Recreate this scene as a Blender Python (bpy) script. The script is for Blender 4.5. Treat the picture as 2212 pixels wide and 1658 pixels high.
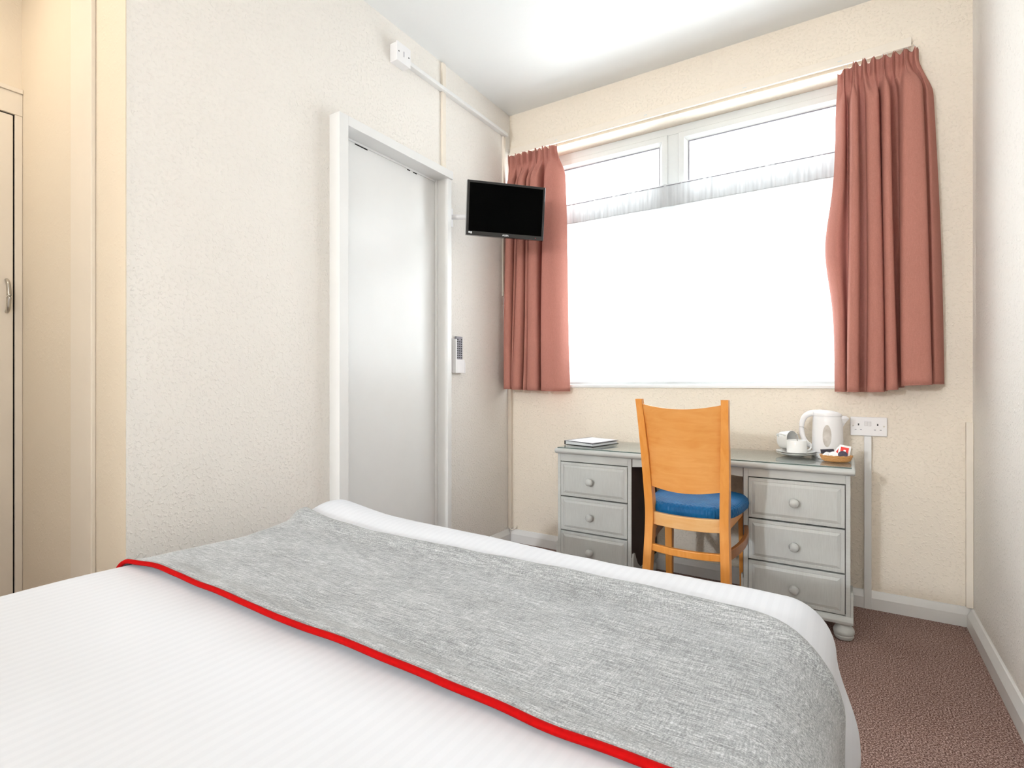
import bpy, math, random
from math import sin, cos, pi, radians, sqrt
from mathutils import Vector, Matrix, noise

random.seed(7)
sc = bpy.context.scene
C = sc.collection
for o in list(bpy.data.objects):
    bpy.data.objects.remove(o)

# ------------------------------------------------------------------ camera
cam_d = bpy.data.cameras.new('camera')
cam = bpy.data.objects.new('camera', cam_d)
C.objects.link(cam)
cam.location = (1.8307, -2.8636, 1.0)
cam.rotation_euler = (radians(90), 0, radians(32.343))
cam_d.sensor_width = 36.0
cam_d.lens = 1145.03 * 36.0 / 2212.0
cam_d.clip_start = 0.02
sc.camera = cam

# ------------------------------------------------------------------ light
sc.view_settings.view_transform = 'Standard'
sc.view_settings.look = 'None'
sc.view_settings.gamma = 1.0
sc.view_settings.use_curve_mapping = False
sc.view_settings.exposure = 0.26

SKY = 9.6
FILL_LAMP = 360.0
FILL_CEIL = 4.0
FILL_ALCOVE = 4.6
wd = bpy.data.worlds.new('sky')
sc.world = wd
wd.use_nodes = True
bg = wd.node_tree.nodes['Background']
bg.inputs[0].default_value = (0.93, 0.97, 1.0, 1)
bg.inputs[1].default_value = SKY

# daylight portal in the window opening (only guides the sampling of the sky)
pl = bpy.data.lights.new('window_portal', 'AREA')
pl.shape = 'RECTANGLE'
pl.size = 1.95
pl.size_y = 1.46
pl.cycles.is_portal = True
po = bpy.data.objects.new('window_portal', pl)
C.objects.link(po)
po.location = (1.0, 0.27, 1.72)
po.rotation_euler = (radians(-90), 0, 0)

# added fill light: invented globe pendant, unseen behind the camera (the glass globe is built further down)
LAMP_POS = (0.26, -6.2, 1.85)
ll = bpy.data.lights.new('added_pendant_fill', 'POINT')
ll.shadow_soft_size = 0.10
ll.energy = FILL_LAMP
ll.color = (0.90, 0.97, 1.04)
lo = bpy.data.objects.new('added_pendant_fill', ll)
C.objects.link(lo)
lo.location = LAMP_POS

# added fill light: invented ceiling lamp over the bed head, unseen behind the camera
CEIL_POS = (1.75, -3.25, 2.7156)
cl = bpy.data.lights.new('added_ceiling_fill', 'AREA')
cl.shape = 'DISK'
cl.size = 0.30
cl.energy = FILL_CEIL
cl.color = (1.0, 0.97, 0.93)
co = bpy.data.objects.new('added_ceiling_fill', cl)
C.objects.link(co)
co.location = (CEIL_POS[0], CEIL_POS[1], CEIL_POS[2] - 0.13)

# added warm light: invented lamp in the alcove ceiling, out of view
ALC_POS = (-0.45, -2.72, 2.7156)
al = bpy.data.lights.new('added_alcove_fill', 'AREA')
al.shape = 'DISK'
al.size = 0.14
al.energy = FILL_ALCOVE
al.color = (1.0, 0.86, 0.66)
ao = bpy.data.objects.new('added_alcove_fill', al)
C.objects.link(ao)
ao.location = (ALC_POS[0], ALC_POS[1], ALC_POS[2] - 0.085)

W, H = 2.2668, 2.7156
YR = -7.2          # wall behind the camera, room lengthened for the added pendant
YC = -2.140        # corner where the left wall ends
XA = -0.878        # depth of the alcove on the left


# ------------------------------------------------------------------ materials
def lin(h):
    h = h.lstrip('#')
    r = []
    for i in (0, 2, 4):
        c = int(h[i:i + 2], 16) / 255
        r.append(c / 12.92 if c <= 0.04045 else ((c + 0.055) / 1.055) ** 2.4)
    return (*r, 1)


class Mat:
    def __init__(s, name, col, rough=0.5, spec=0.5, metal=0.0):
        s.m = bpy.data.materials.new(name)
        s.m.use_nodes = True
        s.nt = s.m.node_tree
        s.p = s.nt.nodes['Principled BSDF']
        s.col = lin(col) if isinstance(col, str) else (*col, 1)
        s.p.inputs['Base Color'].default_value = s.col
        s.p.inputs['Roughness'].default_value = rough
        s.p.inputs['Specular IOR Level'].default_value = spec
        s.p.inputs['Metallic'].default_value = metal
        s.lastbump = None

    def node(s, t, **kw):
        n = s.nt.nodes.new(t)
        for k, v in kw.items():
            setattr(n, k, v)
        return n

    def link(s, a, b):
        s.nt.links.new(a, b)

    def coord(s, scale=(1, 1, 1), rot=(0, 0, 0), kind='Object'):
        t = s.node('ShaderNodeTexCoord')
        mp = s.node('ShaderNodeMapping')
        mp.inputs['Scale'].default_value = scale
        mp.inputs['Rotation'].default_value = rot
        s.link(t.outputs[kind], mp.inputs['Vector'])
        return mp.outputs['Vector']

    def noise(s, vec, scale, detail=3, rough=0.5, dist=0.0):
        n = s.node('ShaderNodeTexNoise')
        n.inputs['Scale'].default_value = scale
        n.inputs['Detail'].default_value = detail
        n.inputs['Roughness'].default_value = rough
        n.inputs['Distortion'].default_value = dist
        s.link(vec, n.inputs['Vector'])
        return n.outputs['Fac']

    def ramp(s, fac, stops):
        r = s.node('ShaderNodeValToRGB')
        el = r.color_ramp.elements
        while len(el) < len(stops):
            el.new(0.5)
        for e, (p, c) in zip(el, stops):
            e.position = p
            e.color = lin(c) if isinstance(c, str) else (*c, 1)
        s.link(fac, r.inputs['Fac'])
        return r.outputs['Color']

    def mix(s, fac, a, b, blend='MIX'):
        n = s.node('ShaderNodeMix', data_type='RGBA', blend_type=blend)
        for sock, v in ((n.inputs[0], fac), (n.inputs[6], a), (n.inputs[7], b)):
            if hasattr(v, 'is_output'):
                s.link(v, sock)
            else:
                sock.default_value = v
        return n.outputs[2]

    def base(s, c):
        s.link(c, s.p.inputs['Base Color'])

    def bump(s, h, strength=0.3, dist=0.002):
        b = s.node('ShaderNodeBump')
        b.inputs['Strength'].default_value = strength
        b.inputs['Distance'].default_value = dist
        s.link(h, b.inputs['Height'])
        if s.lastbump is not None:
            s.link(s.lastbump, b.inputs['Normal'])
        s.lastbump = b.outputs['Normal']
        s.link(s.lastbump, s.p.inputs['Normal'])


def plain(name, col, rough=0.5, spec=0.5, metal=0.0, var=0.04, scale=30):
    m = Mat(name, col, rough, spec, metal)
    v = m.coord()
    f = m.noise(v, scale, 4)
    c = m.col
    lo = tuple(x * (1 - var) for x in c[:3])
    hi = tuple(min(1, x * (1 + var)) for x in c[:3])
    m.base(m.ramp(f, [(0.3, lo), (0.7, hi)]))
    return m.m


def wallpaper(name, col, strength=0.55, scale=95):
    m = Mat(name, col, 0.62, 0.25)
    v = m.coord()
    a = m.noise(v, scale, 2, 0.5, 0.4)
    r = m.node('ShaderNodeMapRange')
    r.inputs['From Min'].default_value = 0.52
    r.inputs['From Max'].default_value = 0.72
    m.link(a, r.inputs['Value'])
    m.bump(r.outputs[0], strength, 0.0035)
    b = m.noise(v, scale * 3.1, 2)
    m.bump(b, 0.12, 0.002)
    c = m.noise(v, 1.3, 3)
    k = m.col
    m.base(m.ramp(c, [(0.3, tuple(x * 0.985 for x in k[:3])), (0.7, tuple(min(1, x * 1.01) for x in k[:3]))]))
    return m.m


M = {}
M['paper'] = wallpaper('cream_woodchip_wallpaper', '#EFEAE3')
M['paper_window'] = wallpaper('warm_lit_cream_woodchip_wallpaper', '#F0E5D5')  # warmer copy of the cream paper, warm light put into its colour
M['paper_warm'] = wallpaper('smooth_cream_paint', '#EEE2D0', 0.12, 60)
M['ceiling'] = wallpaper('white_ceiling_paint', '#EEEFEE', 0.06, 30)
M['ceiling'].node_tree.nodes['Principled BSDF'].inputs['Roughness'].default_value = 0.4
M['gloss'] = plain('white_gloss_paint', '#E8E7E5', 0.3, 0.5, var=0.01, scale=8)
M['upvc'] = plain('white_window_plastic', '#D9DCDC', 0.35, 0.5, var=0.01)
M['trunk'] = plain('cream_plastic_trunking', '#EDE3D5', 0.45, 0.4, var=0.015)
M['plastic'] = plain('white_plastic', '#F0EEEE', 0.28, 0.5, var=0.01)
M['creamwood'] = plain('cream_painted_wood', '#F0E6D8', 0.45, 0.4, var=0.02, scale=5)
M['black'] = plain('black_plastic', '#0B0B0C', 0.35, 0.5, var=0.05)
M['bezel'] = plain('gloss_black_bezel', '#131214', 0.12, 0.6, var=0.05)
M['screen'] = plain('switched_off_screen', '#010101', 0.25, 0.03, var=0.02)
M['greyplastic'] = plain('grey_remote_plastic', '#8C8A92', 0.4, 0.5, var=0.03)
M['white_mark'] = plain('white_print', '#F4F4F4', 0.5, var=0.0)
M['switchgrey'] = plain('off_white_rocker', '#DEDBDB', 0.3, var=0.01)
M['red_led'] = plain('red_standby_light', '#E0404A', 0.3, var=0.0)
M['chrome'] = plain('brushed_steel', '#B9B6B0', 0.28, 0.5, 1.0, var=0.03)
M['ceramic'] = plain('white_glazed_china', '#F2F2F0', 0.12, 0.5, var=0.005)
M['dark_gap'] = plain('dark_gap', '#171413', 0.8, 0.2, var=0.05)
M['inside'] = plain('dark_brown_wood', '#4B3D3A', 0.7, 0.2, var=0.12, scale=14)  # dark brown, on the kneehole sides of the desk
M['divan'] = plain('pale_divan_fabric', '#CFCBC4', 0.9, 0.1, var=0.05, scale=200)
M['paperwhite'] = plain('white_paper', '#F5F5F5', 0.6, 0.2, var=0.006)
M['pagegrey'] = plain('page_edges', '#D3D6D7', 0.6, 0.2, var=0.05, scale=300)
M['sachet_red'] = plain('red_print', '#E23B33', 0.4, var=0.12, scale=120)
M['sachet_black'] = plain('dark_sachet', '#2A2530', 0.4, var=0.2, scale=90)
M['pot_dark'] = plain('dark_print_on_foil', '#4A4152', 0.3, var=0.4, scale=160)
M['lampglass'] = Mat('opal_glass', '#F5EEE2', 0.2).m
nt = M['lampglass'].node_tree.nodes['Principled BSDF']
nt.inputs['Emission Color'].default_value = (1, 0.97, 0.94, 1)
nt.inputs['Emission Strength'].default_value = 2.0  # glass glow of the added lamps
_g = M['lampglass'].node_tree
_t = _g.nodes.new('ShaderNodeBsdfTransparent')
_m = _g.nodes.new('ShaderNodeMixShader')
_m.inputs[0].default_value = 0.25
_g.links.new(_t.outputs[0], _m.inputs[1])
_g.links.new(nt.outputs[0], _m.inputs[2])
_g.links.new(_m.outputs[0], _g.nodes['Material Output'].inputs['Surface'])


def grey_paint():
    m = Mat('grey_painted_pine', '#B5B6B1', 0.42, 0.4)
    v = m.coord((3, 3, 60))
    f = m.noise(v, 6, 5, 0.6)
    w = m.noise(m.coord(), 7, 3)
    c = m.ramp(f, [(0.25, '#B7B8B5'), (0.75, '#C9CBC8')])
    m.base(m.mix(0.35, c, m.ramp(w, [(0.3, '#B8B8B4'), (0.7, '#CED1CD')])))
    m.bump(f, 0.08, 0.001)
    return m.m


def grey_paint_h():
    m = Mat('grey_painted_drawer_front', '#B5B6B1', 0.42, 0.4)
    v = m.coord((60, 3, 3))
    f = m.noise(m.coord((90, 4, 6)), 4, 5, 0.6)
    w = m.noise(m.coord(), 7, 3)
    c = m.ramp(f, [(0.25, '#B7B8B5'), (0.75, '#C8CAC7')])
    m.base(m.mix(0.35, c, m.ramp(w, [(0.3, '#B8B8B4'), (0.7, '#CED1CD')])))
    return m.m


M['grey'] = grey_paint()
M['greyh'] = grey_paint_h()


def beech(name, a, b, stretch, rough=0.32):
    m = Mat(name, a, rough, 0.45)
    v = m.coord(stretch)
    f = m.noise(v, 9, 5, 0.6, 0.6)
    g = m.noise(m.coord(), 5, 3)
    c = m.ramp(f, [(0.3, a), (0.7, b)])
    m.base(m.mix(0.4, c, m.ramp(g, [(0.35, a), (0.65, b)])))
    m.bump(m.noise(m.coord(tuple(x * 6 for x in stretch)), 20, 3), 0.04, 0.001)
    return m.m


M['beech'] = beech('honey_beech_wood', '#D98A36', '#EBA456', (6, 6, 0.6))
M['beech_panel'] = beech('honey_beech_ply', '#DD9142', '#EDAC64', (0.8, 3, 5))
M['beech_rail'] = beech('beech_rail', '#E0A460', '#F0C48A', (0.8, 3, 5))


def vinyl():
    m = Mat('blue_embossed_vinyl', '#0B5E93', 0.5, 0.22)
    v = m.coord((1, 1, 1), (0, 0, radians(45)))
    w1 = m.node('ShaderNodeTexWave', wave_type='BANDS', bands_direction='X')
    w2 = m.node('ShaderNodeTexWave', wave_type='BANDS', bands_direction='Y')
    for w in (w1, w2):
        w.inputs['Scale'].default_value = 26
        m.link(v, w.inputs['Vector'])
    mx = m.node('ShaderNodeMath', operation='MAXIMUM')
    m.link(w1.outputs['Fac'], mx.inputs[0])
    m.link(w2.outputs['Fac'], mx.inputs[1])
    m.bump(mx.outputs[0], 0.55, 0.003)
    f = m.noise(v, 20, 3)
    m.base(m.ramp(f, [(0.3, '#064E80'), (0.7, '#0A5E94')]))
    return m.m


M['vinyl'] = vinyl()


def carpet():
    m = Mat('brown_mauve_carpet', '#6B5049', 0.95, 0.1)
    v = m.coord()
    f = m.noise(v, 230, 3, 0.75)
    g = m.noise(v, 3.0, 4)
    c = m.ramp(f, [(0.40, '#3A2621'), (0.5, '#86685F'), (0.61, '#E0C6BC')])
    m.base(m.mix(0.18, c, m.ramp(g, [(0.35, '#866459'), (0.65, '#AC8C82')]), 'MIX'))
    m.bump(f, 0.5, 0.004)
    return m.m


M['carpet'] = carpet()


def duvet_cloth():
    m = Mat('white_striped_cotton', '#EEEEEF', 0.7, 0.25)
    v = m.coord()
    w = m.node('ShaderNodeTexWave', wave_type='BANDS', bands_direction='X')
    w.inputs['Scale'].default_value = 15.0
    m.link(v, w.inputs['Vector'])
    st = m.node('ShaderNodeMapRange')
    st.inputs['From Min'].default_value = 0.4
    st.inputs['From Max'].default_value = 0.6
    m.link(w.outputs['Fac'], st.inputs['Value'])
    m.base(m.mix(st.outputs[0], lin('#DADCE1'), lin('#DCDEE3')))
    rr = m.node('ShaderNodeMapRange')
    rr.inputs['To Min'].default_value = 0.7
    rr.inputs['To Max'].default_value = 0.58
    m.link(st.outputs[0], rr.inputs['Value'])
    m.link(rr.outputs[0], m.p.inputs['Roughness'])
    return m.m


M['duvet'] = duvet_cloth()


def runner_cloth():
    m = Mat('grey_melange_weave', '#A9ABAC', 0.75, 0.3)
    a = m.noise(m.coord((9, 130, 130)), 3.0, 5, 0.7)
    b = m.noise(m.coord((120, 14, 60)), 3.5, 4, 0.7)
    g = m.noise(m.coord((2.2, 6, 2)), 1.6, 4, 0.6)
    f = m.noise(m.coord(), 420, 2, 0.6)
    s = m.mix(0.34, a, b)
    s = m.mix(0.30, s, f)
    c = m.ramp(s, [(0.38, '#58595A'), (0.50, '#9C9E9F'), (0.62, '#DCDEDF')])
    m.base(m.mix(0.22, c, m.ramp(g, [(0.35, '#7E8081'), (0.65, '#C3C6C8')])))
    m.bump(s, 0.35, 0.002)
    m.p.inputs['Sheen Weight'].default_value = 0.25
    m.p.inputs['Sheen Roughness'].default_value = 0.4
    return m.m


M['runner'] = runner_cloth()
M['red'] = plain('red_piping_cloth', '#A80203', 0.8, 0.1, var=0.08, scale=150)


def curtain_cloth():
    m = Mat('terracotta_pink_curtain', '#A96C5E', 0.8, 0.15)
    f = m.noise(m.coord((260, 260, 260)), 1.0, 2, 0.6)
    g = m.noise(m.coord((300, 300, 40)), 1.2, 2)
    m.base(m.mix(0.5, m.ramp(f, [(0.3, '#B07466'), (0.7, '#C48A7C')]), m.ramp(g, [(0.3, '#B2786B'), (0.7, '#C3877A')])))
    m.bump(f, 0.15, 0.001)
    tr = m.node('ShaderNodeBsdfTranslucent')
    tr.inputs['Color'].default_value = lin('#DDB4B4')
    mx = m.node('ShaderNodeMixShader')
    mx.inputs[0].default_value = 0.16
    out = m.nt.nodes['Material Output']
    m.link(m.p.outputs[0], mx.inputs[1])
    m.link(tr.outputs[0], mx.inputs[2])
    m.link(mx.outputs[0], out.inputs['Surface'])
    return m.m


M['curtain'] = curtain_cloth()


def net_cloth(name, dens):
    m = Mat(name, '#F6F7F8', 0.9, 0.0)
    tp = m.node('ShaderNodeBsdfTransparent')
    tr = m.node('ShaderNodeBsdfTranslucent')
    tr.inputs['Color'].default_value = lin('#F6F7F8')
    m1 = m.node('ShaderNodeMixShader')
    m1.inputs[0].default_value = 0.6
    m.link(m.p.outputs[0], m1.inputs[1])
    m.link(tr.outputs[0], m1.inputs[2])
    mx = m.node('ShaderNodeMixShader')
    mx.inputs[0].default_value = dens
    m.link(tp.outputs[0], mx.inputs[1])
    m.link(m1.outputs[0], mx.inputs[2])
    m.link(mx.outputs[0], m.nt.nodes['Material Output'].inputs['Surface'])
    return m.m


M['net'] = net_cloth('sheer_white_net', 0.68)
M['net_head'] = net_cloth('gathered_white_net_heading', 0.985)
_h = M['net_head'].node_tree
_tr = [n for n in _h.nodes if n.type == 'BSDF_TRANSLUCENT'][0]
_tc = _h.nodes.new('ShaderNodeTexCoord')
_mp = _h.nodes.new('ShaderNodeMapping')
_mp.inputs['Scale'].default_value = (60, 1, 5)
_ns = _h.nodes.new('ShaderNodeTexNoise')
_ns.inputs['Scale'].default_value = 1.0
_rp = _h.nodes.new('ShaderNodeValToRGB')
_rp.color_ramp.elements[0].position = 0.35
_rp.color_ramp.elements[0].color = (0.20, 0.20, 0.205, 1)
_rp.color_ramp.elements[1].position = 0.65
_rp.color_ramp.elements[1].color = (0.36, 0.36, 0.365, 1)
_h.links.new(_tc.outputs['Object'], _mp.inputs['Vector'])
_h.links.new(_mp.outputs[0], _ns.inputs['Vector'])
_h.links.new(_ns.outputs['Fac'], _rp.inputs['Fac'])
_h.links.new(_rp.outputs[0], _tr.inputs['Color'])


def glass(name, tint, refl=0.06):
    m = Mat(name, '#FFFFFF')
    tp = m.node('ShaderNodeBsdfTransparent')
    tp.inputs['Color'].default_value = lin(tint)
    gl = m.node('ShaderNodeBsdfGlossy')
    gl.inputs['Roughness'].default_value = 0.02
    fc = m.node('ShaderNodeLayerWeight')
    fc.inputs['Blend'].default_value = 0.5
    pw = m.node('ShaderNodeMath', operation='POWER')
    pw.inputs[1].default_value = 5.0
    m.link(fc.outputs['Facing'], pw.inputs[0])
    lw = m.node('ShaderNodeMath', operation='MULTIPLY_ADD')
    lw.inputs[1].default_value = 0.96
    lw.inputs[2].default_value = 0.04
    m.link(pw.outputs[0], lw.inputs[0])
    mx = m.node('ShaderNodeMixShader')
    m.link(lw.outputs[0], mx.inputs[0])
    m.link(tp.outputs[0], mx.inputs[1])
    m.link(gl.outputs[0], mx.inputs[2])
    m.link(mx.outputs[0], m.nt.nodes['Material Output'].inputs['Surface'])
    return m.m


M['pane'] = glass('window_glass', '#FAFCFC')
M['tabletop_glass'] = glass('clear_glass_sheet', '#FCFEFD')


def clear_plastic():
    m = Mat('smoky_water_window', '#C9C2BA', 0.15, 0.5)
    f = m.noise(m.coord((1, 1, 1)), 45, 3)
    m.base(m.ramp(f, [(0.3, '#B9B1A8'), (0.7, '#D6D0C9')]))
    return m.m


M['gauge'] = clear_plastic()


def wicker():
    m = Mat('pale_wicker', '#D49A5C', 0.6, 0.3)
    w = m.node('ShaderNodeTexWave', wave_type='BANDS', bands_direction='Z')
    w.inputs['Scale'].default_value = 70
    w.inputs['Distortion'].default_value = 4
    m.link(m.coord(), w.inputs['Vector'])
    m.base(m.ramp(w.outputs['Fac'], [(0.2, '#B97B3E'), (0.8, '#E8B67C')]))
    m.bump(w.outputs['Fac'], 0.6, 0.003)
    return m.m


M['wicker'] = wicker()


# ------------------------------------------------------------------ mesh helpers
class MB:
    def __init__(s):
        s.v = []
        s.f = []

    def add(s, vs, fs):
        o = len(s.v)
        s.v += [tuple(v) for v in vs]
        s.f += [tuple(i + o for i in f) for f in fs]
        return s

    def box(s, x0, x1, y0, y1, z0, z1):
        vs = [(x, y, z) for z in (z0, z1) for y in (y0, y1) for x in (x0, x1)]
        return s.add(vs, [(0, 2, 3, 1), (4, 5, 7, 6), (0, 1, 5, 4), (2, 6, 7, 3), (0, 4, 6, 2), (1, 3, 7, 5)])

    def prism(s, poly, axis, a0, a1):
        n = len(poly)

        def P(p, a):
            return {'x': (a, p[0], p[1]), 'y': (p[0], a, p[1]), 'z': (p[0], p[1], a)}[axis]
        vs = [P(p, a0) for p in poly] + [P(p, a1) for p in poly]
        fs = [tuple(range(n - 1, -1, -1)), tuple(range(n, 2 * n))]
        fs += [(i, (i + 1) % n, n + (i + 1) % n, n + i) for i in range(n)]
        return s.add(vs, fs)

    def loft(s, rings, cap=True, closed=True):
        n = len(rings[0])
        vs = [p for r in rings for p in r]
        fs = []
        for j in range(len(rings) - 1):
            for i in range(n if closed else n - 1):
                k = (i + 1) % n
                fs.append((j * n + i, j * n + k, (j + 1) * n + k, (j + 1) * n + i))
        if cap:
            fs.append(tuple(range(n - 1, -1, -1)))
            b = (len(rings) - 1) * n
            fs.append(tuple(range(b, b + n)))
        return s.add(vs, fs)

    def lathe(s, prof, c=(0, 0, 0), n=36, mat=None, cap=True, sx=1, sy=1):
        rings = []
        for r, z in prof:
            ring = []
            for i in range(n):
                a = 2 * pi * i / n
                p = Vector((r * cos(a) * sx, r * sin(a) * sy, z))
                if mat is not None:
                    p = mat @ p
                ring.append(tuple(p + Vector(c)))
            rings.append(ring)
        return s.loft(rings, cap)

    def tube(s, pts, r, n=10, cap=True, sq=1.0):
        pts = [Vector(p) for p in pts]
        rings = []
        up = Vector((0.013, 0.021, 1))
        for i, p in enumerate(pts):
            d = (pts[min(i + 1, len(pts) - 1)] - pts[max(i - 1, 0)]).normalized()
            u = up - d * up.dot(d)
            if u.length < 1e-3:
                u = Vector((1, 0, 0)) - d * d.x
            u.normalize()
            w = d.cross(u)
            rr = r[i] if isinstance(r, (list, tuple)) else r
            rings.append([tuple(p + (u * cos(2 * pi * k / n) * sq + w * sin(2 * pi * k / n)) * rr) for k in range(n)])
        return s.loft(rings, cap)

    def grid(s, fn, nu, nv):
        vs = [fn(i / nu, j / nv) for j in range(nv + 1) for i in range(nu + 1)]
        fs = [(j * (nu + 1) + i, j * (nu + 1) + i + 1, (j + 1) * (nu + 1) + i + 1, (j + 1) * (nu + 1) + i)
              for j in range(nv) for i in range(nu)]
        return s.add(vs, fs)


def spline(pts, n):
    """Catmull-Rom through pts, n samples per span."""
    P = [Vector(p) for p in pts]
    out = []
    for i in range(len(P) - 1):
        a, b, c, d = P[max(i - 1, 0)], P[i], P[i + 1], P[min(i + 2, len(P) - 1)]
        for k in range(n):
            t = k / n
            out.append(0.5 * ((2 * b) + (c - a) * t + (2 * a - 5 * b + 4 * c - d) * t * t + (3 * b - a - 3 * c + d) * t ** 3))
    out.append(P[-1])
    return out


ORG = {}


def obj(name, mb, mat, parent=None, bevel=0.0, smooth=None, seg=2, solid=0.0, world=True, label=None, recalc=True):
    me = bpy.data.meshes.new(name)
    off = Vector(ORG.get(parent, (0, 0, 0))) if (parent is not None and world) else Vector((0, 0, 0))
    me.from_pydata([tuple(Vector(v) - off) for v in mb.v], [], mb.f)
    if recalc:
        import bmesh
        bm = bmesh.new()
        bm.from_mesh(me)
        bmesh.ops.recalc_face_normals(bm, faces=bm.faces)
        bm.to_mesh(me)
        bm.free()
    me.materials.append(mat)
    if smooth is not None:
        me.shade_smooth()
        me.set_sharp_from_angle(angle=radians(smooth))
    o = bpy.data.objects.new(name, me)
    C.objects.link(o)
    if parent is not None:
        o.parent = parent
        ORG[o] = tuple(off)
    if solid:
        md = o.modifiers.new('thickness', 'SOLIDIFY')
        md.thickness = solid
        md.offset = 1.0
    if bevel:
        md = o.modifiers.new('bevel', 'BEVEL')
        md.width = bevel
        md.segments = seg
        md.limit_method = 'ANGLE'
        md.angle_limit = radians(35)
    if label:
        o['label'] = label
    return o


def tag(o, label, cat, group=None):
    o['label'] = label
    o['category'] = cat
    if group:
        o['group'] = group
    return o


def thing(name, label, cat, loc=(0, 0, 0), rot=(0, 0, 0), group=None):
    o = bpy.data.objects.new(name, None)
    o.empty_display_size = 0.05
    C.objects.link(o)
    o.location = loc
    o.rotation_euler = rot
    ORG[o] = tuple(loc)
    return tag(o, label, cat, group)


def struct(name, mb, mat, parent=None, **kw):
    o = obj(name, mb, mat, parent, **kw)
    if parent is None:
        o['kind'] = 'structure'
    return o


def text_mesh(s, size, extr=0.0004):
    cu = bpy.data.curves.new('lettering', 'FONT')
    cu.body = s
    cu.size = size
    cu.align_x = 'CENTER'
    cu.align_y = 'CENTER'
    cu.extrude = extr
    t = bpy.data.objects.new('lettering', cu)
    C.objects.link(t)
    bpy.context.view_layer.update()
    dg = bpy.context.evaluated_depsgraph_get()
    me = bpy.data.meshes.new_from_object(t.evaluated_get(dg))
    mb = MB()
    mb.add([tuple(v.co) for v in me.vertices], [tuple(p.vertices) for p in me.polygons])
    bpy.data.objects.remove(t)
    bpy.data.meshes.remove(me)
    return mb


def sstep(a, b, x):
    t = max(0.0, min(1.0, (x - a) / (b - a)))
    return t * t * (3 - 2 * t)


# ================================================================== the room
WX0, WX1, WZ0, WZ1 = 0.028, 1.975, 0.98, 2.44     # window opening
T = 0.26
struct('floor', MB().box(XA - 0.3, W + 0.2, YR - 0.2, 0.2, -0.12, 0.0), M['carpet'])
struct('ceiling', MB().box(XA - 0.3, W + 0.2, YR - 0.2, T, H, H + 0.12), M['ceiling'])
b = MB()
b.box(-0.15, WX0, 0, T, 0, H)
b.box(WX1, W + 0.15, 0, T, 0, H)
b.box(WX0, WX1, 0, T, 0, WZ0)
b.box(WX0, WX1, 0, T, WZ1, H)
struct('wall_window', b, M['paper_window'])
struct('wall_right', MB().box(W, W + 0.15, YR, 0, 0, H), M['paper'])
struct('wall_rear', MB().box(XA - 0.2, W + 0.15, YR - 0.15, YR, 0, H), M['paper_warm'])
# left wall with the door opening
DY0, DY1, DZ = -1.352, -0.662, 2.092
b = MB()
b.box(-0.12, 0, YC + 0.004, DY0, 0, H)
b.box(-0.12, 0, DY1, 0, 0, H)
b.box(-0.12, 0, DY0, DY1, DZ, H)
struct('wall_left', b, M['paper'])
struct('wall_return', MB().box(XA - 0.15, -0.0005, YC, YC + 0.1, 0, H), M['paper_warm'])
b = MB()
b.box(XA - 0.15, XA - 0.012, -3.31, YC, 0, H)
struct('wall_alcove', b, M['paper_warm'])
struct('wall_rear_light_block', MB().box(XA - 0.15, 0.11, YR, -3.31, 0, H), M['paper'])  # unseen wall, brought forward to keep the pendant's light off the corner


def skirting(name, p0, p1, nrm, h=0.078, t=0.022):
    # profile extruded from p0 to p1 along the wall; nrm points into the room
    d = Vector((p1[0] - p0[0], p1[1] - p0[1]))
    n = Vector(nrm)
    prof = [(0, 0), (t, 0), (t - 0.001, h * 0.64), (t - 0.004, h * 0.72), (0.008, h * 0.98), (0.004, h), (0, h)]
    rings = []
    for q in (p0, p1):
        rings.append([(q[0] + n.x * a, q[1] + n.y * a, z) for a, z in prof])
    return struct(name, MB().loft(rings), M['gloss'])


skirting('baseboard_window', (0.0, 0.0), (W, 0.0), (0, -1))
skirting('baseboard_right', (W, -0.0225), (W, YR), (-1, 0))
skirting('baseboard_left', (0.0, -0.0225), (0.0, -0.61), (1, 0))
skirting('baseboard_left_far', (0.0, -1.402), (0.0, YC + 0.004), (1, 0))

# mouldings on the return wall (boxed-in strips)
b = MB()
b.box(-0.372, -0.208, YC - 0.014, YC, 0, H)
struct('trim_1', b, M['creamwood'], bevel=0.003)
b = MB()
b.box(-0.632, -0.374, YC - 0.005, YC, 0, H)
struct('trim_2', b, M['paper_warm'], bevel=0.002)
# bead along the lintel above the window: batten that carries the curtain track
b = MB()
b.box(0.012, 2.063, -0.018, 0.0, 2.466, 2.494)
struct('trim_3', b, M['trunk'], bevel=0.002)
# paper edge at the corner of the left wall
b = MB()
b.box(0.0, 0.0018, YC + 0.002, YC + 0.012, 0.92, H)
b.box(0.0, 0.0026, YC + 0.0005, YC + 0.022, 0.0, 0.92)
struct('trim_4', b, M['paper'])

# sill
b = MB()
b.prism([(-0.012, 0.979), (-0.012, 0.992), (-0.006, 0.9975), (0.125, 0.9975), (0.125, 0.979)], 'x', WX0 - 0.02, WX1 + 0.03)
struct('trim_5', b, M['gloss'], bevel=0.0015)

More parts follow.
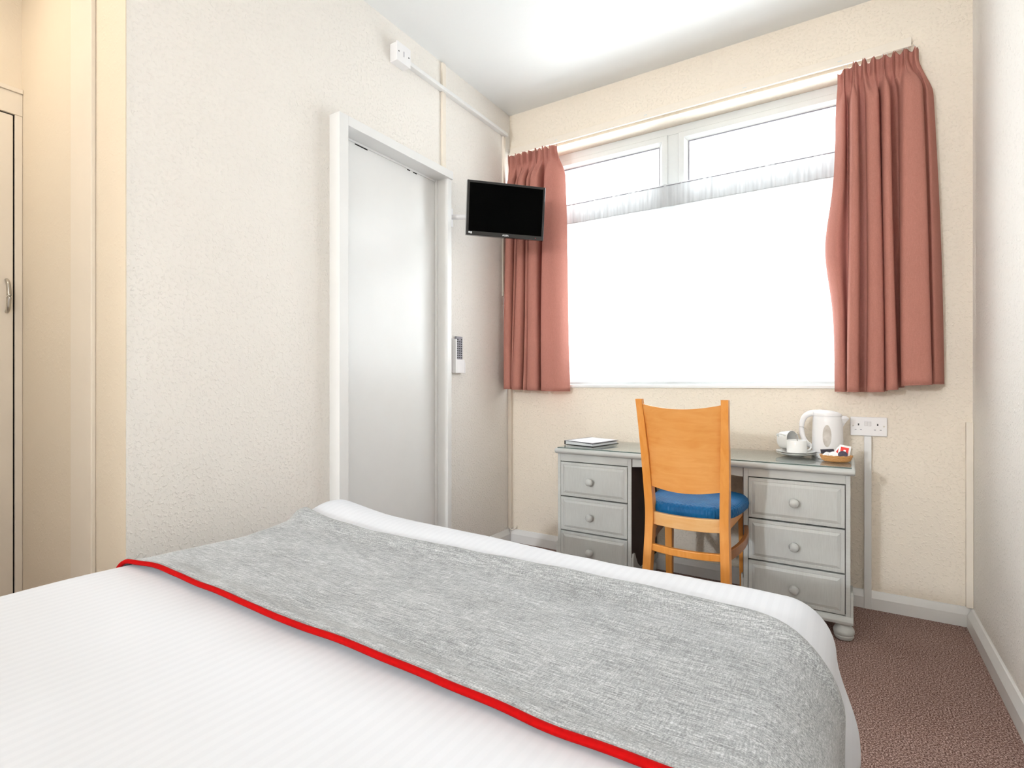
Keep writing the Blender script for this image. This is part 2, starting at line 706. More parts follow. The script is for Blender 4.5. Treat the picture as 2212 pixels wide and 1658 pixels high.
# ---------------------------------------------------------------- window
FY0, FY1 = 0.115, 0.185
wz0 = 0.9975
fr = MB()
fr.box(WX0, WX1, FY0 + 0.01, FY1, 2.395, WZ1)           # head
fr.box(WX0, WX1, FY0 + 0.01, FY1, wz0, wz0 + 0.05)      # bottom rail
fr.box(WX0, WX0 + 0.05, FY0 + 0.01, FY1, wz0 + 0.05, 2.395)
fr.box(WX1 - 0.05, WX1, FY0 + 0.01, FY1, wz0 + 0.05, 2.395)
fr.box(0.975, 1.037, FY0 + 0.01, FY1, wz0 + 0.05, 2.395)  # mullion
fr.box(WX0 + 0.05, 0.975, FY0 + 0.01, FY1, 1.93, 1.985)   # transoms
fr.box(1.037, WX1 - 0.05, FY0 + 0.01, FY1, 1.93, 1.985)
win = struct('window_1', fr, M['upvc'], bevel=0.003)


def sash(x0, x1, z0, z1):
    w = 0.05
    s = MB()

    def ring(i, y):
        return [(x0 + i, y, z0 + i), (x1 - i, y, z0 + i), (x1 - i, y, z1 - i), (x0 + i, y, z1 - i)]
    s.loft([ring(0.0, FY1 - 0.005), ring(0.0, FY0 + 0.004), ring(0.004, FY0), ring(w - 0.018, FY0), ring(w - 0.004, FY0 + 0.018),
            ring(w, FY0 + 0.02), ring(w, FY1 - 0.005), ring(0.0, FY1 - 0.005)], cap=False)
    f = obj('sash', s, M['upvc'], win)
    gk = MB()
    gk.loft([ring(w - 0.001, FY0 + 0.021), ring(w + 0.006, FY0 + 0.024), ring(w + 0.006, FY0 + 0.034), ring(w - 0.001, FY0 + 0.034)], cap=False)
    obj('gasket', gk, M['greyplastic'], f)
    p = MB().box(x0 + w - 0.002, x1 - w + 0.002, FY0 + 0.033, FY0 + 0.037, z0 + w - 0.002, z1 - w + 0.002)
    obj('pane', p, M['pane'], f)


sash(WX0 + 0.048, 0.977, 1.983, 2.397)
sash(1.035, WX1 - 0.048, 1.983, 2.397)
sash(WX0 + 0.048, 0.977, wz0 + 0.048, 1.932)
sash(1.035, WX1 - 0.048, wz0 + 0.048, 1.932)

# ---------------------------------------------------------------- door in the left wall
d = MB()
d.box(-0.066, -0.03, DY0 + 0.022, DY1 - 0.018, 0.006, DZ - 0.014)
door = struct('door_1', d, M['gloss'], bevel=0.001)
FP = 0.062       # how far the lining stands out from the wall
fr = MB()
fr.box(-0.07, FP, -1.399, -1.352, 0, 2.125)
fr.box(-0.07, FP - 0.012, -0.684, -0.652, 0, 2.125)
fr.box(-0.07, FP, -1.352, -0.652, 2.084, 2.125)
fr.box(-0.029, -0.017, -1.352, -1.338, 0, 2.084)
fr.box(-0.029, -0.017, -0.698, -0.684, 0, 2.084)
fr.box(-0.029, -0.023, -1.338, -0.698, 2.074, 2.084)
obj('door_frame', fr, M['gloss'], door, bevel=0.0015)
b = MB()
for y0, y1, z in ((-1.238, -1.180, 2.0725), (-1.185, -1.165, 2.0720), (-0.905, -0.885, 2.0725), (-0.862, -0.836, 2.0723)):
    b.box(-0.0305, -0.0285, y0, y1, z - 0.0025, z + 0.0025)
obj('gap', b, M['dark_gap'], door, label='dark gaps above the door edge')
b = MB()
b.tube([(-0.026, -1.345, 1.12), (-0.026, -1.345, 1.20)], 0.006, 10)
obj('hinge', b, M['gloss'], door, smooth=40)

# ---------------------------------------------------------------- wardrobe built into the alcove
wr = thing('wardrobe', 'cream built-in wardrobe with a steel handle at the left edge', 'wardrobe', (XA, -2.42, 0))
b = MB()
b.box(XA - 0.012, XA, -2.163, YC - 0.0005, 0, 2.037)
b.box(XA - 0.012, XA, -3.30, -3.26, 0, 2.037)
b.box(XA - 0.012, XA + 0.002, -3.30, YC - 0.0005, 2.037, 2.122)
b.box(XA - 0.012, XA + 0.008, -3.30, YC - 0.0005, 2.122, 2.139)
obj('frame', b, M['creamwood'], wr, bevel=0.002)
b = MB()
b.box(XA - 0.010, XA - 0.0005, -2.70, -2.1685, 0.03, 2.031)
wdoor = obj('door', b, M['creamwood'], wr, bevel=0.002)
b = MB()
b.box(XA - 0.010, XA - 0.0005, -3.255, -2.706, 0.03, 2.031)
obj('door', b, M['creamwood'], wr, bevel=0.002)
b = MB()
pts = spline([(XA, -2.187, 1.275), (XA + 0.018, -2.187, 1.29), (XA + 0.027, -2.187, 1.335), (XA + 0.018, -2.187, 1.38), (XA, -2.187, 1.397)], 6)
b.tube(pts, [0.0075 - 0.003 * abs(i / (len(pts) - 1) - 0.5) for i in range(len(pts))], 12)
obj('handle', b, M['chrome'], wdoor, smooth=60)
b = MB().box(XA - 0.0118, XA - 0.0105, -3.26, -2.163, 0, 2.037)
obj('shadow_gap', b, M['dark_gap'], wr)

# ---------------------------------------------------------------- added lamps, all out of view, that fill the room with light
lx, ly, lz = LAMP_POS
lamp = thing('added_pendant_lamp', 'added globe pendant, unseen fill light behind the bed', 'pendant lamp', (lx, ly, H))
obj('ceiling_rose', MB().lathe([(0.05, 0), (0.05, -0.012), (0.02, -0.03), (0.004, -0.032)], (lx, ly, H), 32), M['plastic'], lamp, smooth=40)
obj('flex', MB().tube([(lx, ly, H - 0.03), (lx, ly, lz + 0.16)], 0.004, 8), M['plastic'], lamp, smooth=60)
obj('collar', MB().lathe([(0.03, 0.165), (0.04, 0.15), (0.045, 0.135), (0.03, 0.13)], (lx, ly, lz), 32), M['plastic'], lamp, smooth=40)
globe = obj('globe', MB().lathe([(0.14 * cos(radians(t)), 0.14 * sin(radians(t))) for t in range(-88, 74, 9)], (lx, ly, lz), 40), M['lampglass'], lamp, smooth=60)

lamp3 = thing('added_alcove_lamp', 'added small round lamp, unseen, warming the alcove above the wardrobe', 'ceiling lamp', ALC_POS)
obj('base', MB().lathe([(0.09, 0), (0.09, -0.02), (0.08, -0.025)], ALC_POS, 40), M['plastic'], lamp3, smooth=40)
obj('shade', MB().lathe([(0.078, -0.025), (0.076, -0.05), (0.06, -0.068), (0.03, -0.077), (0.001, -0.079)], ALC_POS, 40), M['lampglass'], lamp3, smooth=60)
lamp2 = thing('added_ceiling_lamp', 'added round flush lamp, unseen fill light over the bed head', 'ceiling lamp', CEIL_POS)
obj('base', MB().lathe([(0.17, 0), (0.17, -0.02), (0.155, -0.03)], CEIL_POS, 48), M['plastic'], lamp2, smooth=40)
obj('shade', MB().lathe([(0.152, -0.03), (0.15, -0.06), (0.13, -0.09), (0.09, -0.11), (0.03, -0.12), (0.001, -0.121)], CEIL_POS, 48), M['lampglass'], lamp2, smooth=60)

# ---------------------------------------------------------------- trunking and electrics on the walls
tag(obj('cable_trunking', MB().box(0.0, 0.015, -0.683, -0.656, 2.126, H - 0.008), M['trunk'], bevel=0.001),
    'cream upright trunking from ceiling down to the white door frame', 'cable trunking', 'cable trunking on the walls')
tag(obj('cable_trunking', MB().box(0.015, 0.032, -0.962, -0.066, 2.551, 2.571).box(0.0, 0.015, -0.962, -0.684, 2.553, 2.569).box(0.0, 0.015, -0.655, -0.066, 2.553, 2.569), M['gloss'], bevel=0.002),
    'thin white mini trunking running level from the fused switch box to the corner', 'cable trunking', 'cable trunking on the walls')
tag(obj('cable_trunking', MB().box(0.0, 0.012, -0.092, -0.066, 1.55, 2.550), M['trunk'], bevel=0.001),
    'narrow cream upright trunking beside the left curtain, down behind the television', 'cable trunking', 'cable trunking on the walls')
b = MB()
b.box(0.0, 0.022, -0.022, -0.0005, 0.082, 0.97)
ct = tag(obj('cable_trunking', b, M['trunk'], bevel=0.002),
         'cream trunking in the corner below the left curtain', 'cable trunking', 'cable trunking on the walls')
b = MB()
pts = spline([(0.014, -0.024, 0.092), (0.026, -0.03, 0.081), (0.044, -0.028, 0.081), (0.056, -0.02, 0.09), (0.060, -0.012, 0.104)], 6)
b.tube(pts, 0.0035, 8)
obj('cable_end', b, M['trunk'], ct, smooth=60)
tag(obj('cable_trunking', MB().box(W - 0.024, W - 0.0005, -0.022, -0.0005, 0.08, 0.842), M['trunk'], bevel=0.002),
    'beige trunking in the corner at the right wall, up from the skirting', 'cable trunking', 'cable trunking on the walls')
tag(obj('cable_trunking', MB().box(1.893, 1.920, -0.026, -0.0005, 0.0, 0.7675), M['gloss'], bevel=0.0015),
    'white upright trunking from the floor to the double socket', 'cable trunking', 'cable trunking on the walls')

fs = thing('fused_switch', 'white fused switch box high on the left wall near the ceiling', 'switch', (0, -1.0, 2.56))
obj('back_box', MB().box(0, 0.042, -1.054, -0.966, 2.521, 2.607), M['plastic'], fs, bevel=0.003)
fp = obj('face_plate', MB().box(0.042, 0.050, -1.056, -0.964, 2.519, 2.609), M['plastic'], fs, bevel=0.002)
for y in (-1.044, -0.978):
    b = MB().lathe([(0.0035, 0), (0.003, 0.001)], (0, 0, 0), 12, Matrix.Translation((0.0498, y, 2.564)) @ Matrix.Rotation(radians(90), 4, 'Y'))
    obj('screw', b, M['black'], fp)
obj('fuse_slot', MB().box(0.0495, 0.0507, -1.013, -1.009, 2.552, 2.577), M['greyplastic'], fp)

so = thing('double_socket', 'white double wall socket with two switches right of the kettle', 'socket', (1.91, 0, 0.81))
pt = obj('face_plate', MB().box(1.841, 1.978, -0.014, -0.0005, 0.768, 0.852), M['plastic'], so, bevel=0.003)
for x in (1.9, 1.914):
    obj('switch', MB().box(x - 0.0055, x + 0.0055, -0.0175, -0.013, 0.812, 0.833), M['switchgrey'], so, bevel=0.001)
for x in (1.872, 1.943):
    obj('slot', MB().box(x - 0.0025, x + 0.0025, -0.0146, -0.0138, 0.814, 0.823), M['black'], pt)
for x in (1.852, 1.966):
    b = MB().lathe([(0.0036, 0), (0.003, 0.0012)], (0, 0, 0), 12, Matrix.Translation((x, -0.0138, 0.812)) @ Matrix.Rotation(radians(90), 4, 'X'))
    obj('screw', b, M['chrome'], pt)
for x in (1.861, 1.881, 1.933, 1.954):
    obj('slot', MB().box(x - 0.0034, x + 0.0034, -0.0145, -0.0138, 0.794, 0.797), M['greyplastic'], pt)

# ---------------------------------------------------------------- remote control in its wall holder
rh = thing('remote_holder', 'white plastic remote holder on the wall beside the door', 'holder', (0, -0.55, 1.06))
b = MB()
b.box(0.0, 0.006, -0.592, -0.498, 1.062, 1.250)
b.box(0.006, 0.030, -0.590, -0.580, 1.064, 1.245)
b.box(0.006, 0.030, -0.512, -0.504, 1.064, 1.12)
b.box(0.022, 0.030, -0.580, -0.512, 1.064, 1.135)
b.box(0.006, 0.030, -0.590, -0.504, 1.060, 1.066)
obj('tray', b, M['plastic'], rh, bevel=0.0015)
rc = thing('remote_control', 'grey remote control with dark buttons in the white wall holder', 'remote control', (0.014, -0.546, 1.068))
rb = obj('case', MB().box(0.008, 0.021, -0.573, -0.519, 1.068, 1.262), M['greyplastic'], rc, bevel=0.003)
for i in range(9):
    for k in range(3):
        z = 1.245 - i * 0.0125
        y = -0.563 + k * 0.017
        if i == 0 and k == 1:
            continue
        obj('button', MB().box(0.0205, 0.0225, y - 0.0045, y + 0.0045, z - 0.003, z + 0.003), M['black'], rb)

# ---------------------------------------------------------------- television on its swivel bracket
tvm = Matrix.Translation((0.30, -0.508, 1.915)) @ Matrix.Rotation(0.797, 4, 'Z') @ Matrix.Rotation(0.098, 4, 'X') @ Matrix.Rotation(0.018, 4, 'Y')
tv = thing('television', 'small black flat television turned out from the wall before the left curtain', 'television', tvm.to_translation(), tvm.to_euler())
tw, th = 0.42, 0.2785


def bx(x0, x1, y0, y1, z0, z1):
    return MB().box(x0, x1, y0, y1, z0, z1)


b = MB()


def rr(i, y):
    return [(-tw / 2 + i, y, -th / 2 + i), (tw / 2 - i, y, -th / 2 + i), (tw / 2 - i, y, th / 2 - i), (-tw / 2 + i, y, th / 2 - i)]


def ro(y, l, r, bt, t):
    return [(-tw / 2 + l, y, -th / 2 + bt), (tw / 2 - r, y, -th / 2 + bt), (tw / 2 - r, y, th / 2 - t), (-tw / 2 + l, y, th / 2 - t)]


b.loft([rr(0.0, 0.014), rr(0.0, -0.012), rr(0.002, -0.014), ro(-0.014, 0.012, 0.012, 0.021, 0.012), ro(-0.0115, 0.013, 0.013, 0.022, 0.013),
        ro(0.004, 0.013, 0.013, 0.022, 0.013)], cap=False)
obj('bezel', b, M['bezel'], tv, world=False)
b = MB()
b.loft([rr(0.0, 0.014), rr(0.008, 0.022), rr(0.06, 0.036), rr(0.07, 0.036)], cap=True)
obj('back_case', b, M['black'], tv, world=False)
obj('screen', bx(-tw / 2 + 0.0125, tw / 2 - 0.0125, -0.0110, -0.006, -th / 2 + 0.0215, th / 2 - 0.0125), M['screen'], tv, world=False)
tm = text_mesh('ALBA', 0.0125, 0.0005)
tm.v = [(v[0] * 1.15, -0.0146 - v[2], v[1] - th / 2 + 0.0105) for v in tm.v]
obj('logo', tm, M['white_mark'], tv, world=False, label='white lettering')
b = MB()
b.lathe([(0.0042, 0), (0.0042, 0.0008)], (0, 0, 0), 16, Matrix.Translation((-tw / 2 + 0.016, -0.0142, -th / 2 + 0.0135)) @ Matrix.Rotation(radians(90), 4, 'X'))
for k in range(2):
    b.box(-tw / 2 + 0.0215, -tw / 2 + 0.031, -0.0149, -0.0141, -th / 2 + 0.0075 + k * 0.005, -th / 2 + 0.011 + k * 0.0055)
obj('badge', b, M['white_mark'], tv, world=False)
b = MB().lathe([(0.0018, 0), (0.0012, 0.0008)], (0, 0, 0), 12, Matrix.Translation((tw / 2 - 0.045, -0.0142, -th / 2 + 0.0095)) @ Matrix.Rotation(radians(90), 4, 'X'))
obj('standby_light', b, M['red_led'], tv, world=False)

br = thing('tv_bracket', 'white swivel wall bracket holding up the television', 'bracket', (0.0, -0.60, 1.90))
obj('wall_plate', MB().box(0, 0.012, -0.632, -0.592, 1.855, 1.955), M['plastic'], br, bevel=0.002)
back = tvm @ Vector((0, 0.0365, 0))
b = MB()
b.tube([(0.010, -0.612, 1.905), (0.07, -0.575, 1.905), tuple(back + Vector((-0.05, 0.035, 0.0)))], 0.013, 12)
obj('arm', b, M['plastic'], br, smooth=40)
b = MB()
pm = tvm @ Matrix.Translation((0, 0.037, 0))
for sgn in (1,):
    vs = [pm @ Vector((x, y, z)) for z in (-0.05, 0.05) for y in (0.0005, 0.012) for x in (-0.05, 0.05)]
    b.add([tuple(v) for v in vs], [(0, 2, 3, 1), (4, 5, 7, 6), (0, 1, 5, 4), (2, 6, 7, 3), (0, 4, 6, 2), (1, 3, 7, 5)])
b.tube([tuple(back + Vector((-0.05, 0.035, 0.0))), tuple(pm @ Vector((0, 0.008, 0)))], 0.013, 12)
obj('mounting_plate', b, M['black'], br)

# ---------------------------------------------------------------- curtain track, curtains, net
tr = thing('curtain_track', 'white plastic curtain track below the batten over the window', 'curtain track', (1.0, -0.03, 2.45))
b = MB()
b.box(0.02, 2.06, -0.040, -0.022, 2.446, 2.460)
b.box(0.02, 2.06, -0.046, -0.036, 2.440, 2.446)
obj('rail', b, M['trunk'], tr, bevel=0.001)
for x in (0.35, 0.9, 1.4, 1.8):
    obj('rail_clip', MB().box(x - 0.008, x + 0.008, -0.036, 0.0, 2.4605, 2.4655), M['upvc'], tr)


def folds_profile(start, folds, end):
    pts = list(start)
    for xl, xr, f, bl, br_ in folds:
        w = min(0.007, 0.2 * (xr - xl))
        pts += [(xl + w, bl), (xl - 0.002, (f + bl) / 2), (xl + 0.001, f + 0.012), ((xl * 2 + xr) / 3, f), ((xl + 2 * xr) / 3, f), (xr - 0.001, f + 0.012),
                (xr + 0.002, (f + br_) / 2), (xr - w, br_)]
    return pts + list(end)


def curtain(label, bottom, tx0, tx1, tzfn, bzfn, folds, ytop, seed, ztop_pleat=0.075):
    rnd = random.Random(seed)
    B = spline([(x, y, 0) for x, y in bottom], 6)
    n = len(B) - 1
    # arc length along the bottom gives the even gathering along the heading
    L = [0.0]
    for i in range(n):
        L.append(L[-1] + (B[i + 1] - B[i]).length)
    s = [l / L[-1] for l in L]
    ph = [rnd.uniform(0, 6.28) for _ in range(4)]
    mean_y = sum(p.y for p in B) / len(B)
    nv = 60

    def P(i, t):
        # t 0 bottom .. 1 top
        u = s[i]
        zt = tzfn(u) + 0.006 * sin(folds * 2 * pi * u * 2 + ph[0]) + 0.004 * sin(folds * 4.7 * pi * u + ph[1])
        zb = bzfn(u)
        z = zb + (zt - zb) * t
        dz = zt - z
        tx = tx0 + (tx1 - tx0) * u + 0.006 * sin(folds * 2 * pi * u + ph[2])
        pl = ytop + 0.016 * sin(folds * 2 * pi * u + ph[2] + 1.2) + 0.007 * sin(folds * 4.4 * pi * u + ph[3])
        # body of the curtain: keeps its folds, spreads towards the hem
        k = 0.25 + 0.75 * (1 - t) ** 0.9
        bxp = tx + (B[i].x - tx) * min(1, 0.42 + 0.58 * (1 - t) ** 0.8)
        byp = (ytop - 0.022) + (B[i].y - mean_y) * (0.62 + 0.38 * (1 - t)) + (mean_y - ytop + 0.022) * (0.5 + 0.5 * (1 - t))
        h = sstep(0.03, 0.20, dz)
        x = tx * (1 - h) + bxp * h
        y = pl * (1 - h) + byp * h
        # the gathering tape nips the cloth in just below the top
        nip = math.exp(-((dz - 0.085) / 0.03) ** 2)
        y = y + (ytop - y) * 0.45 * nip
        x -= 0.035 * math.exp(-((z - 1.62) / 0.22) ** 2) * sstep(0.12, 0.0, u) * (1 if tx0 > 1 else 0)
        # slow wander of the folds
        x += 0.006 * sin(3.1 * t + 9 * u + ph[0]) * h * (1 - t) * 1.2
        y += 0.006 * sin(4.3 * t + 7 * u + ph[1]) * h
        y = min(y, -0.0245 if z > 1.0 and x > 1.98 or x < 0.02 else -0.016)
        if dz < 0.1:
            y = min(y, -0.047)
        return (x, y, z)

    vs, fs = [], []
    ts = [j / nv for j in range(nv + 1)]
    ts = [t if t < 0.8 else 0.8 + (t - 0.8) for t in ts]
    extra = [0.86 + 0.14 * k / 24 for k in range(1, 25)]
    ts = sorted(set([t for t in ts if t <= 0.86] + extra))
    for t in ts:
        for i in range(n + 1):
            vs.append(P(i, t))
    for j in range(len(ts) - 1):
        for i in range(n):
            a = j * (n + 1) + i
            fs.append((a, a + 1, a + n + 2, a + n + 1))
    mb = MB()
    mb.add(vs, fs)
    o = obj('curtain', mb, M['curtain'], smooth=85, solid=0.0016, recalc=False)
    tag(o, label, 'curtain', 'pair of curtains at the window')
    # stitched hem
    hm = MB()
    hm.tube([(P(i, 0.0)[0], P(i, 0.0)[1], P(i, 0.0)[2] + 0.001) for i in range(n + 1)], 0.0022, 6)
    obj('hem', hm, M['curtain'], o, smooth=60)
    for k in range(int(folds * 1.5)):
        hooks = MB()
        u = (k + 0.5) / int(folds * 1.5)
        i = min(range(n + 1), key=lambda q: abs(s[q] - u))
        p = P(i, 1.0)
        hooks.tube([(p[0], p[1] + 0.004, p[2] - 0.02), (p[0], -0.041, p[2] + 0.002), (p[0], -0.041, 2.441)], 0.0013, 6)
        obj('hook', hooks, M['upvc'], o)
    return o


curtain('terracotta pink curtain hanging at the left end of the window, behind the television',
        folds_profile([(0.012, -0.035), (0.024, -0.07)], [(0.040, 0.088, -0.145, -0.06, -0.045), (0.094, 0.112, -0.125, -0.045, -0.05), (0.115, 0.164, -0.150, -0.05, -0.05),
                      (0.172, 0.196, -0.135, -0.05, -0.06), (0.200, 0.272, -0.150, -0.06, -0.035)],
                      [(0.290, -0.035), (0.296, -0.09), (0.304, -0.132), (0.345, -0.142), (0.395, -0.135), (0.432, -0.095), (0.452, -0.030)]),
        0.035, 0.372, lambda u: 2.425 - 0.004 * u, lambda u: 0.972 - 0.014 * u, 7.0, -0.062, 3)
curtain('terracotta pink curtain hanging at the right end of the window above the kettle',
        folds_profile([(1.780, -0.022), (1.788, -0.055), (1.806, -0.085), (1.824, -0.080), (1.834, -0.040)], [(1.838, 1.877, -0.150, -0.04, -0.06), (1.905, 1.958, -0.140, -0.055, -0.05),
                      (1.963, 2.001, -0.150, -0.05, -0.035), (2.026, 2.122, -0.175, -0.035, -0.08)], [(2.128, -0.085), (2.140, -0.10), (2.160, -0.075), (2.174, -0.034)]),
        1.795, 2.086, lambda u: 2.402 + 0.018 * sstep(0.05, 0.2, u) - 0.012 * sstep(0.85, 1.0, u), lambda u: 0.966 + 0.034 * sstep(0.35, 0.95, u), 8.0, -0.062, 11)

NX0, NX1 = 0.035, 1.968


def net_pt(u, v, y0=0.06, amp=0.010):
    x = NX0 + (NX1 - NX0) * u
    w = noise.noise(Vector((x * 14, v * 0.7, 1.3))) * 0.9 + 0.5 * sin(x * 55 + 2.0 * sin(x * 7))
    a = amp * (0.35 + 0.65 * (1 - v))
    return x, y0 + a * w


nt_ = thing('net_curtain', 'sheer white net curtain on a wire across the lower window', 'net curtain', (1.0, 0.06, 1.0))


def nbody(u, v):
    x, y = net_pt(u, v)
    return (x, y, 1.012 + (2.091 - 1.012) * v)


def nhead(u, v):
    x, y = net_pt(u, 1)
    rag = 0.004 + 0.006 * max(0, noise.noise(Vector((x * 26, 4.2, 0))) + 0.15)
    return (x, y - 0.003 + 0.002 * sin(x * 210), 1.976 + (2.093 + rag - 1.976) * v)


obj('net', MB().grid(nbody, 260, 16), M['net'], nt_, smooth=80, recalc=False)
obj('heading', MB().grid(nhead, 420, 6), M['net_head'], nt_, smooth=80, recalc=False)
obj('wire', MB().tube([(NX0, 0.057, 2.090), (NX1, 0.057, 2.091)], 0.0022, 8), M['greyplastic'], nt_, smooth=60)
hm = MB().grid(lambda u, v: (net_pt(u, 1)[0], net_pt(u, 1)[1] - 0.0035, 1.974 + 0.005 * v), 260, 1)
obj('hem', hm, M['net_head'], nt_, recalc=False)

# ================================================================== desk
DX0, DX1 = 0.56, 1.856
desk = thing('desk', 'grey painted twin pedestal desk with round knobs under the window', 'desk', (1.2, -0.23, 0))
b = MB()
TZ0, TZ1 = 0.646, 0.672
prof = [(-0.018, TZ0), (-0.440, TZ0), (-0.447, TZ0 + 0.003), (-0.4515, TZ0 + 0.010), (-0.4515, TZ0 + 0.016), (-0.447, TZ1 - 0.002), (-0.440, TZ1), (-0.018, TZ1)]
b.prism(prof, 'x', DX0, DX1)
obj('top', b, M['grey'], desk, bevel=0.005, seg=3, smooth=40)
obj('glass_sheet', MB().box(DX0 + 0.012, DX1 - 0.012, -0.439, -0.03, TZ1 + 0.0006, TZ1 + 0.0066), M['tabletop_glass'], desk, bevel=0.0015)
obj('glass_edge', MB().box(DX0 + 0.012, DX1 - 0.012, -0.4396, -0.4391, TZ1 + 0.0007, TZ1 + 0.005), plain('green_glass_edge', '#5A6A64', 0.2), desk)


def pedestal(x0, x1, xi0, xi1, tops, inner_left):
    b = MB()
    z0 = 0.075
    b.box(x0, xi0, -0.425, -0.035, z0, TZ0)          # stiles and sides
    b.box(xi1, x1, -0.425, -0.035, z0, TZ0)
    b.box(xi0, xi1, -0.425, -0.40, tops[0][1] + 0.002, TZ0)
    b.box(xi0, xi1, -0.425, -0.40, z0, tops[-1][0] - 0.002)
    b.box(xi0, xi1, -0.05, -0.035, z0, TZ0)
    c = obj('carcass', b, M['grey'], desk, bevel=0.0015)
    b = MB().box(xi0, xi1, -0.40, -0.05, z0, TZ0 - 0.003)
    obj('inside', b, M['dark_gap'], c)
    # plinth with swept sides, on bun feet
    b = MB()
    b.prism([(-0.03, 0.066), (-0.436, 0.066), (-0.438, 0.078), (-0.434, 0.086), (-0.426, 0.094), (-0.03, 0.094)], 'x', x0 - 0.010, x1 + 0.010)
    for xa, xb in ((x0 - 0.010, x0), (x1, x1 + 0.010)):
        b.prism([(-0.425, 0.09), (-0.425, 0.17), (-0.42, 0.19), (-0.40, 0.19), (-0.385, 0.165), (-0.36, 0.13), (-0.33, 0.11), (-0.30, 0.09)], 'x', xa, xb)
    obj('plinth', b, M['grey'], desk, bevel=0.002)
    for fx in (x0 + 0.022, x1 - 0.022):
        for fy in (-0.405, -0.07):
            prof = [(0.020, 0.0), (0.029, 0.004), (0.034, 0.014), (0.0345, 0.018), (0.033, 0.020), (0.036, 0.026), (0.0365, 0.036), (0.032, 0.047), (0.024, 0.053), (0.022, 0.058), (0.026, 0.066)]
            obj('bun_foot', MB().lathe(prof, (fx, fy, 0), 32), M['grey'], desk, smooth=35)
    for (za, zb, kz) in tops:
        d = MB()
        g = 0.0022
        xa, xb = xi0 + g, xi1 - g
        za2, zb2 = za + g, zb - g

        def ring(i, y):
            return [(xa + i, y, za2 + i), (xb - i, y, za2 + i), (xb - i, y, zb2 - i), (xa + i, y, zb2 - i)]
        d.loft([ring(0, -0.405), ring(0, -0.4265), ring(0.0015, -0.428), ring(0.013, -0.4285), ring(0.0145, -0.427), ring(0.026, -0.4325), ring(0.03, -0.4325)], cap=True)
        dr = obj('drawer', d, M['greyh'], desk)
        kx = (xi0 + xi1) / 2 - 0.009 if x0 < 1 else (xi0 + xi1) / 2 - 0.001
        kp = [(0.010, 0.0), (0.009, 0.003), (0.0075, 0.008), (0.009, 0.012), (0.014, 0.0145), (0.0178, 0.019), (0.0185, 0.024), (0.017, 0.029), (0.012, 0.033), (0.005, 0.035), (0.0005, 0.0352)]
        kb = MB().lathe(kp, (0, 0, 0), 28, Matrix.Translation((kx, -0.4322, kz)) @ Matrix.Rotation(radians(90), 4, 'X'))
        obj('knob', kb, M['grey'], dr, smooth=45)


pedestal(0.567, 0.960, 0.583, 0.942, [(0.428, 0.604, 0.514), (0.254, 0.426, 0.339), (0.085, 0.252, 0.166)], False)
pedestal(1.455, 1.840, 1.473, 1.824, [(0.435, 0.607, 0.520), (0.260, 0.433, 0.342), (0.098, 0.258, 0.170)], True)
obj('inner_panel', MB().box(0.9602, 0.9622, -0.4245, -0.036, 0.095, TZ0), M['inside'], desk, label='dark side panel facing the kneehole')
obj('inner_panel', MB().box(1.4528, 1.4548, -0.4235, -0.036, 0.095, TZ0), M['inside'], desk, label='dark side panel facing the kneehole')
b = MB()
ap = [(0.9625, TZ0), (0.9625, 0.604)]
for k in range(1, 16):
    t = k / 16
    ap.append((0.9625 + (1.4525 - 0.9625) * t, 0.604 + 0.012 * sin(pi * t)))
ap += [(1.4525, 0.604), (1.4525, TZ0)]
b.prism(ap, 'y', -0.420, -0.404)
obj('apron', b, M['grey'], desk)

# ================================================================== chair
ch = thing('dining_chair', 'honey beech chair with a blue vinyl seat pushed into the desk', 'chair', (1.29, -0.6, 0))


def rear_leg(cx_b, cx_s, cx_t, wx, dy):
    # (y, z, x centre) up the post
    path = [(-0.835, 0.0, cx_b), (-0.800, 0.15, cx_b), (-0.775, 0.30, (cx_b + cx_s) / 2), (-0.762, 0.44, cx_s), (-0.764, 0.52, cx_s),
            (-0.785, 0.64, cx_s * 0.72 + cx_t * 0.28), (-0.820, 0.78, cx_s * 0.38 + cx_t * 0.62), (-0.862, 0.928, cx_t), (-0.866, 0.940, cx_t)]
    pp = spline([(x, y, z) for y, z, x in path], 5)
    rings = []
    for i, p in enumerate(pp):
        t = p.z / 0.94
        ww = wx * (1.0 - 0.22 * sstep(0.6, 1.0, t))
        dd = dy * (1.0 - 0.42 * sstep(0.55, 1.0, t)) * (0.85 + 0.15 * sstep(0.0, 0.4, t))
        if i == len(pp) - 1:
            ww *= 0.8
        rings.append([(p.x - ww / 2, p.y - dd / 2, p.z), (p.x + ww / 2, p.y - dd / 2, p.z), (p.x + ww / 2, p.y + dd / 2, p.z), (p.x - ww / 2, p.y + dd / 2, p.z)])
    return MB().loft(rings)


obj('leg', rear_leg(1.152, 1.160, 1.150, 0.032, 0.044), M['beech'], ch, bevel=0.004)
obj('leg', rear_leg(1.455, 1.444, 1.462, 0.032, 0.044), M['beech'], ch, bevel=0.004)
for x, sx in ((1.125, -1), (1.447, 1)):
    rings = []
    for z, w, yy in ((0.0, 0.026, -0.362), (0.2, 0.031, -0.368), (0.45, 0.038, -0.375)):
        rings.append([(x - w / 2, yy - w / 2, z), (x + w / 2, yy - w / 2, z), (x + w / 2, yy + w / 2, z), (x - w / 2, yy + w / 2, z)])
    obj('leg', MB().loft(rings), M['beech'], ch, bevel=0.003)


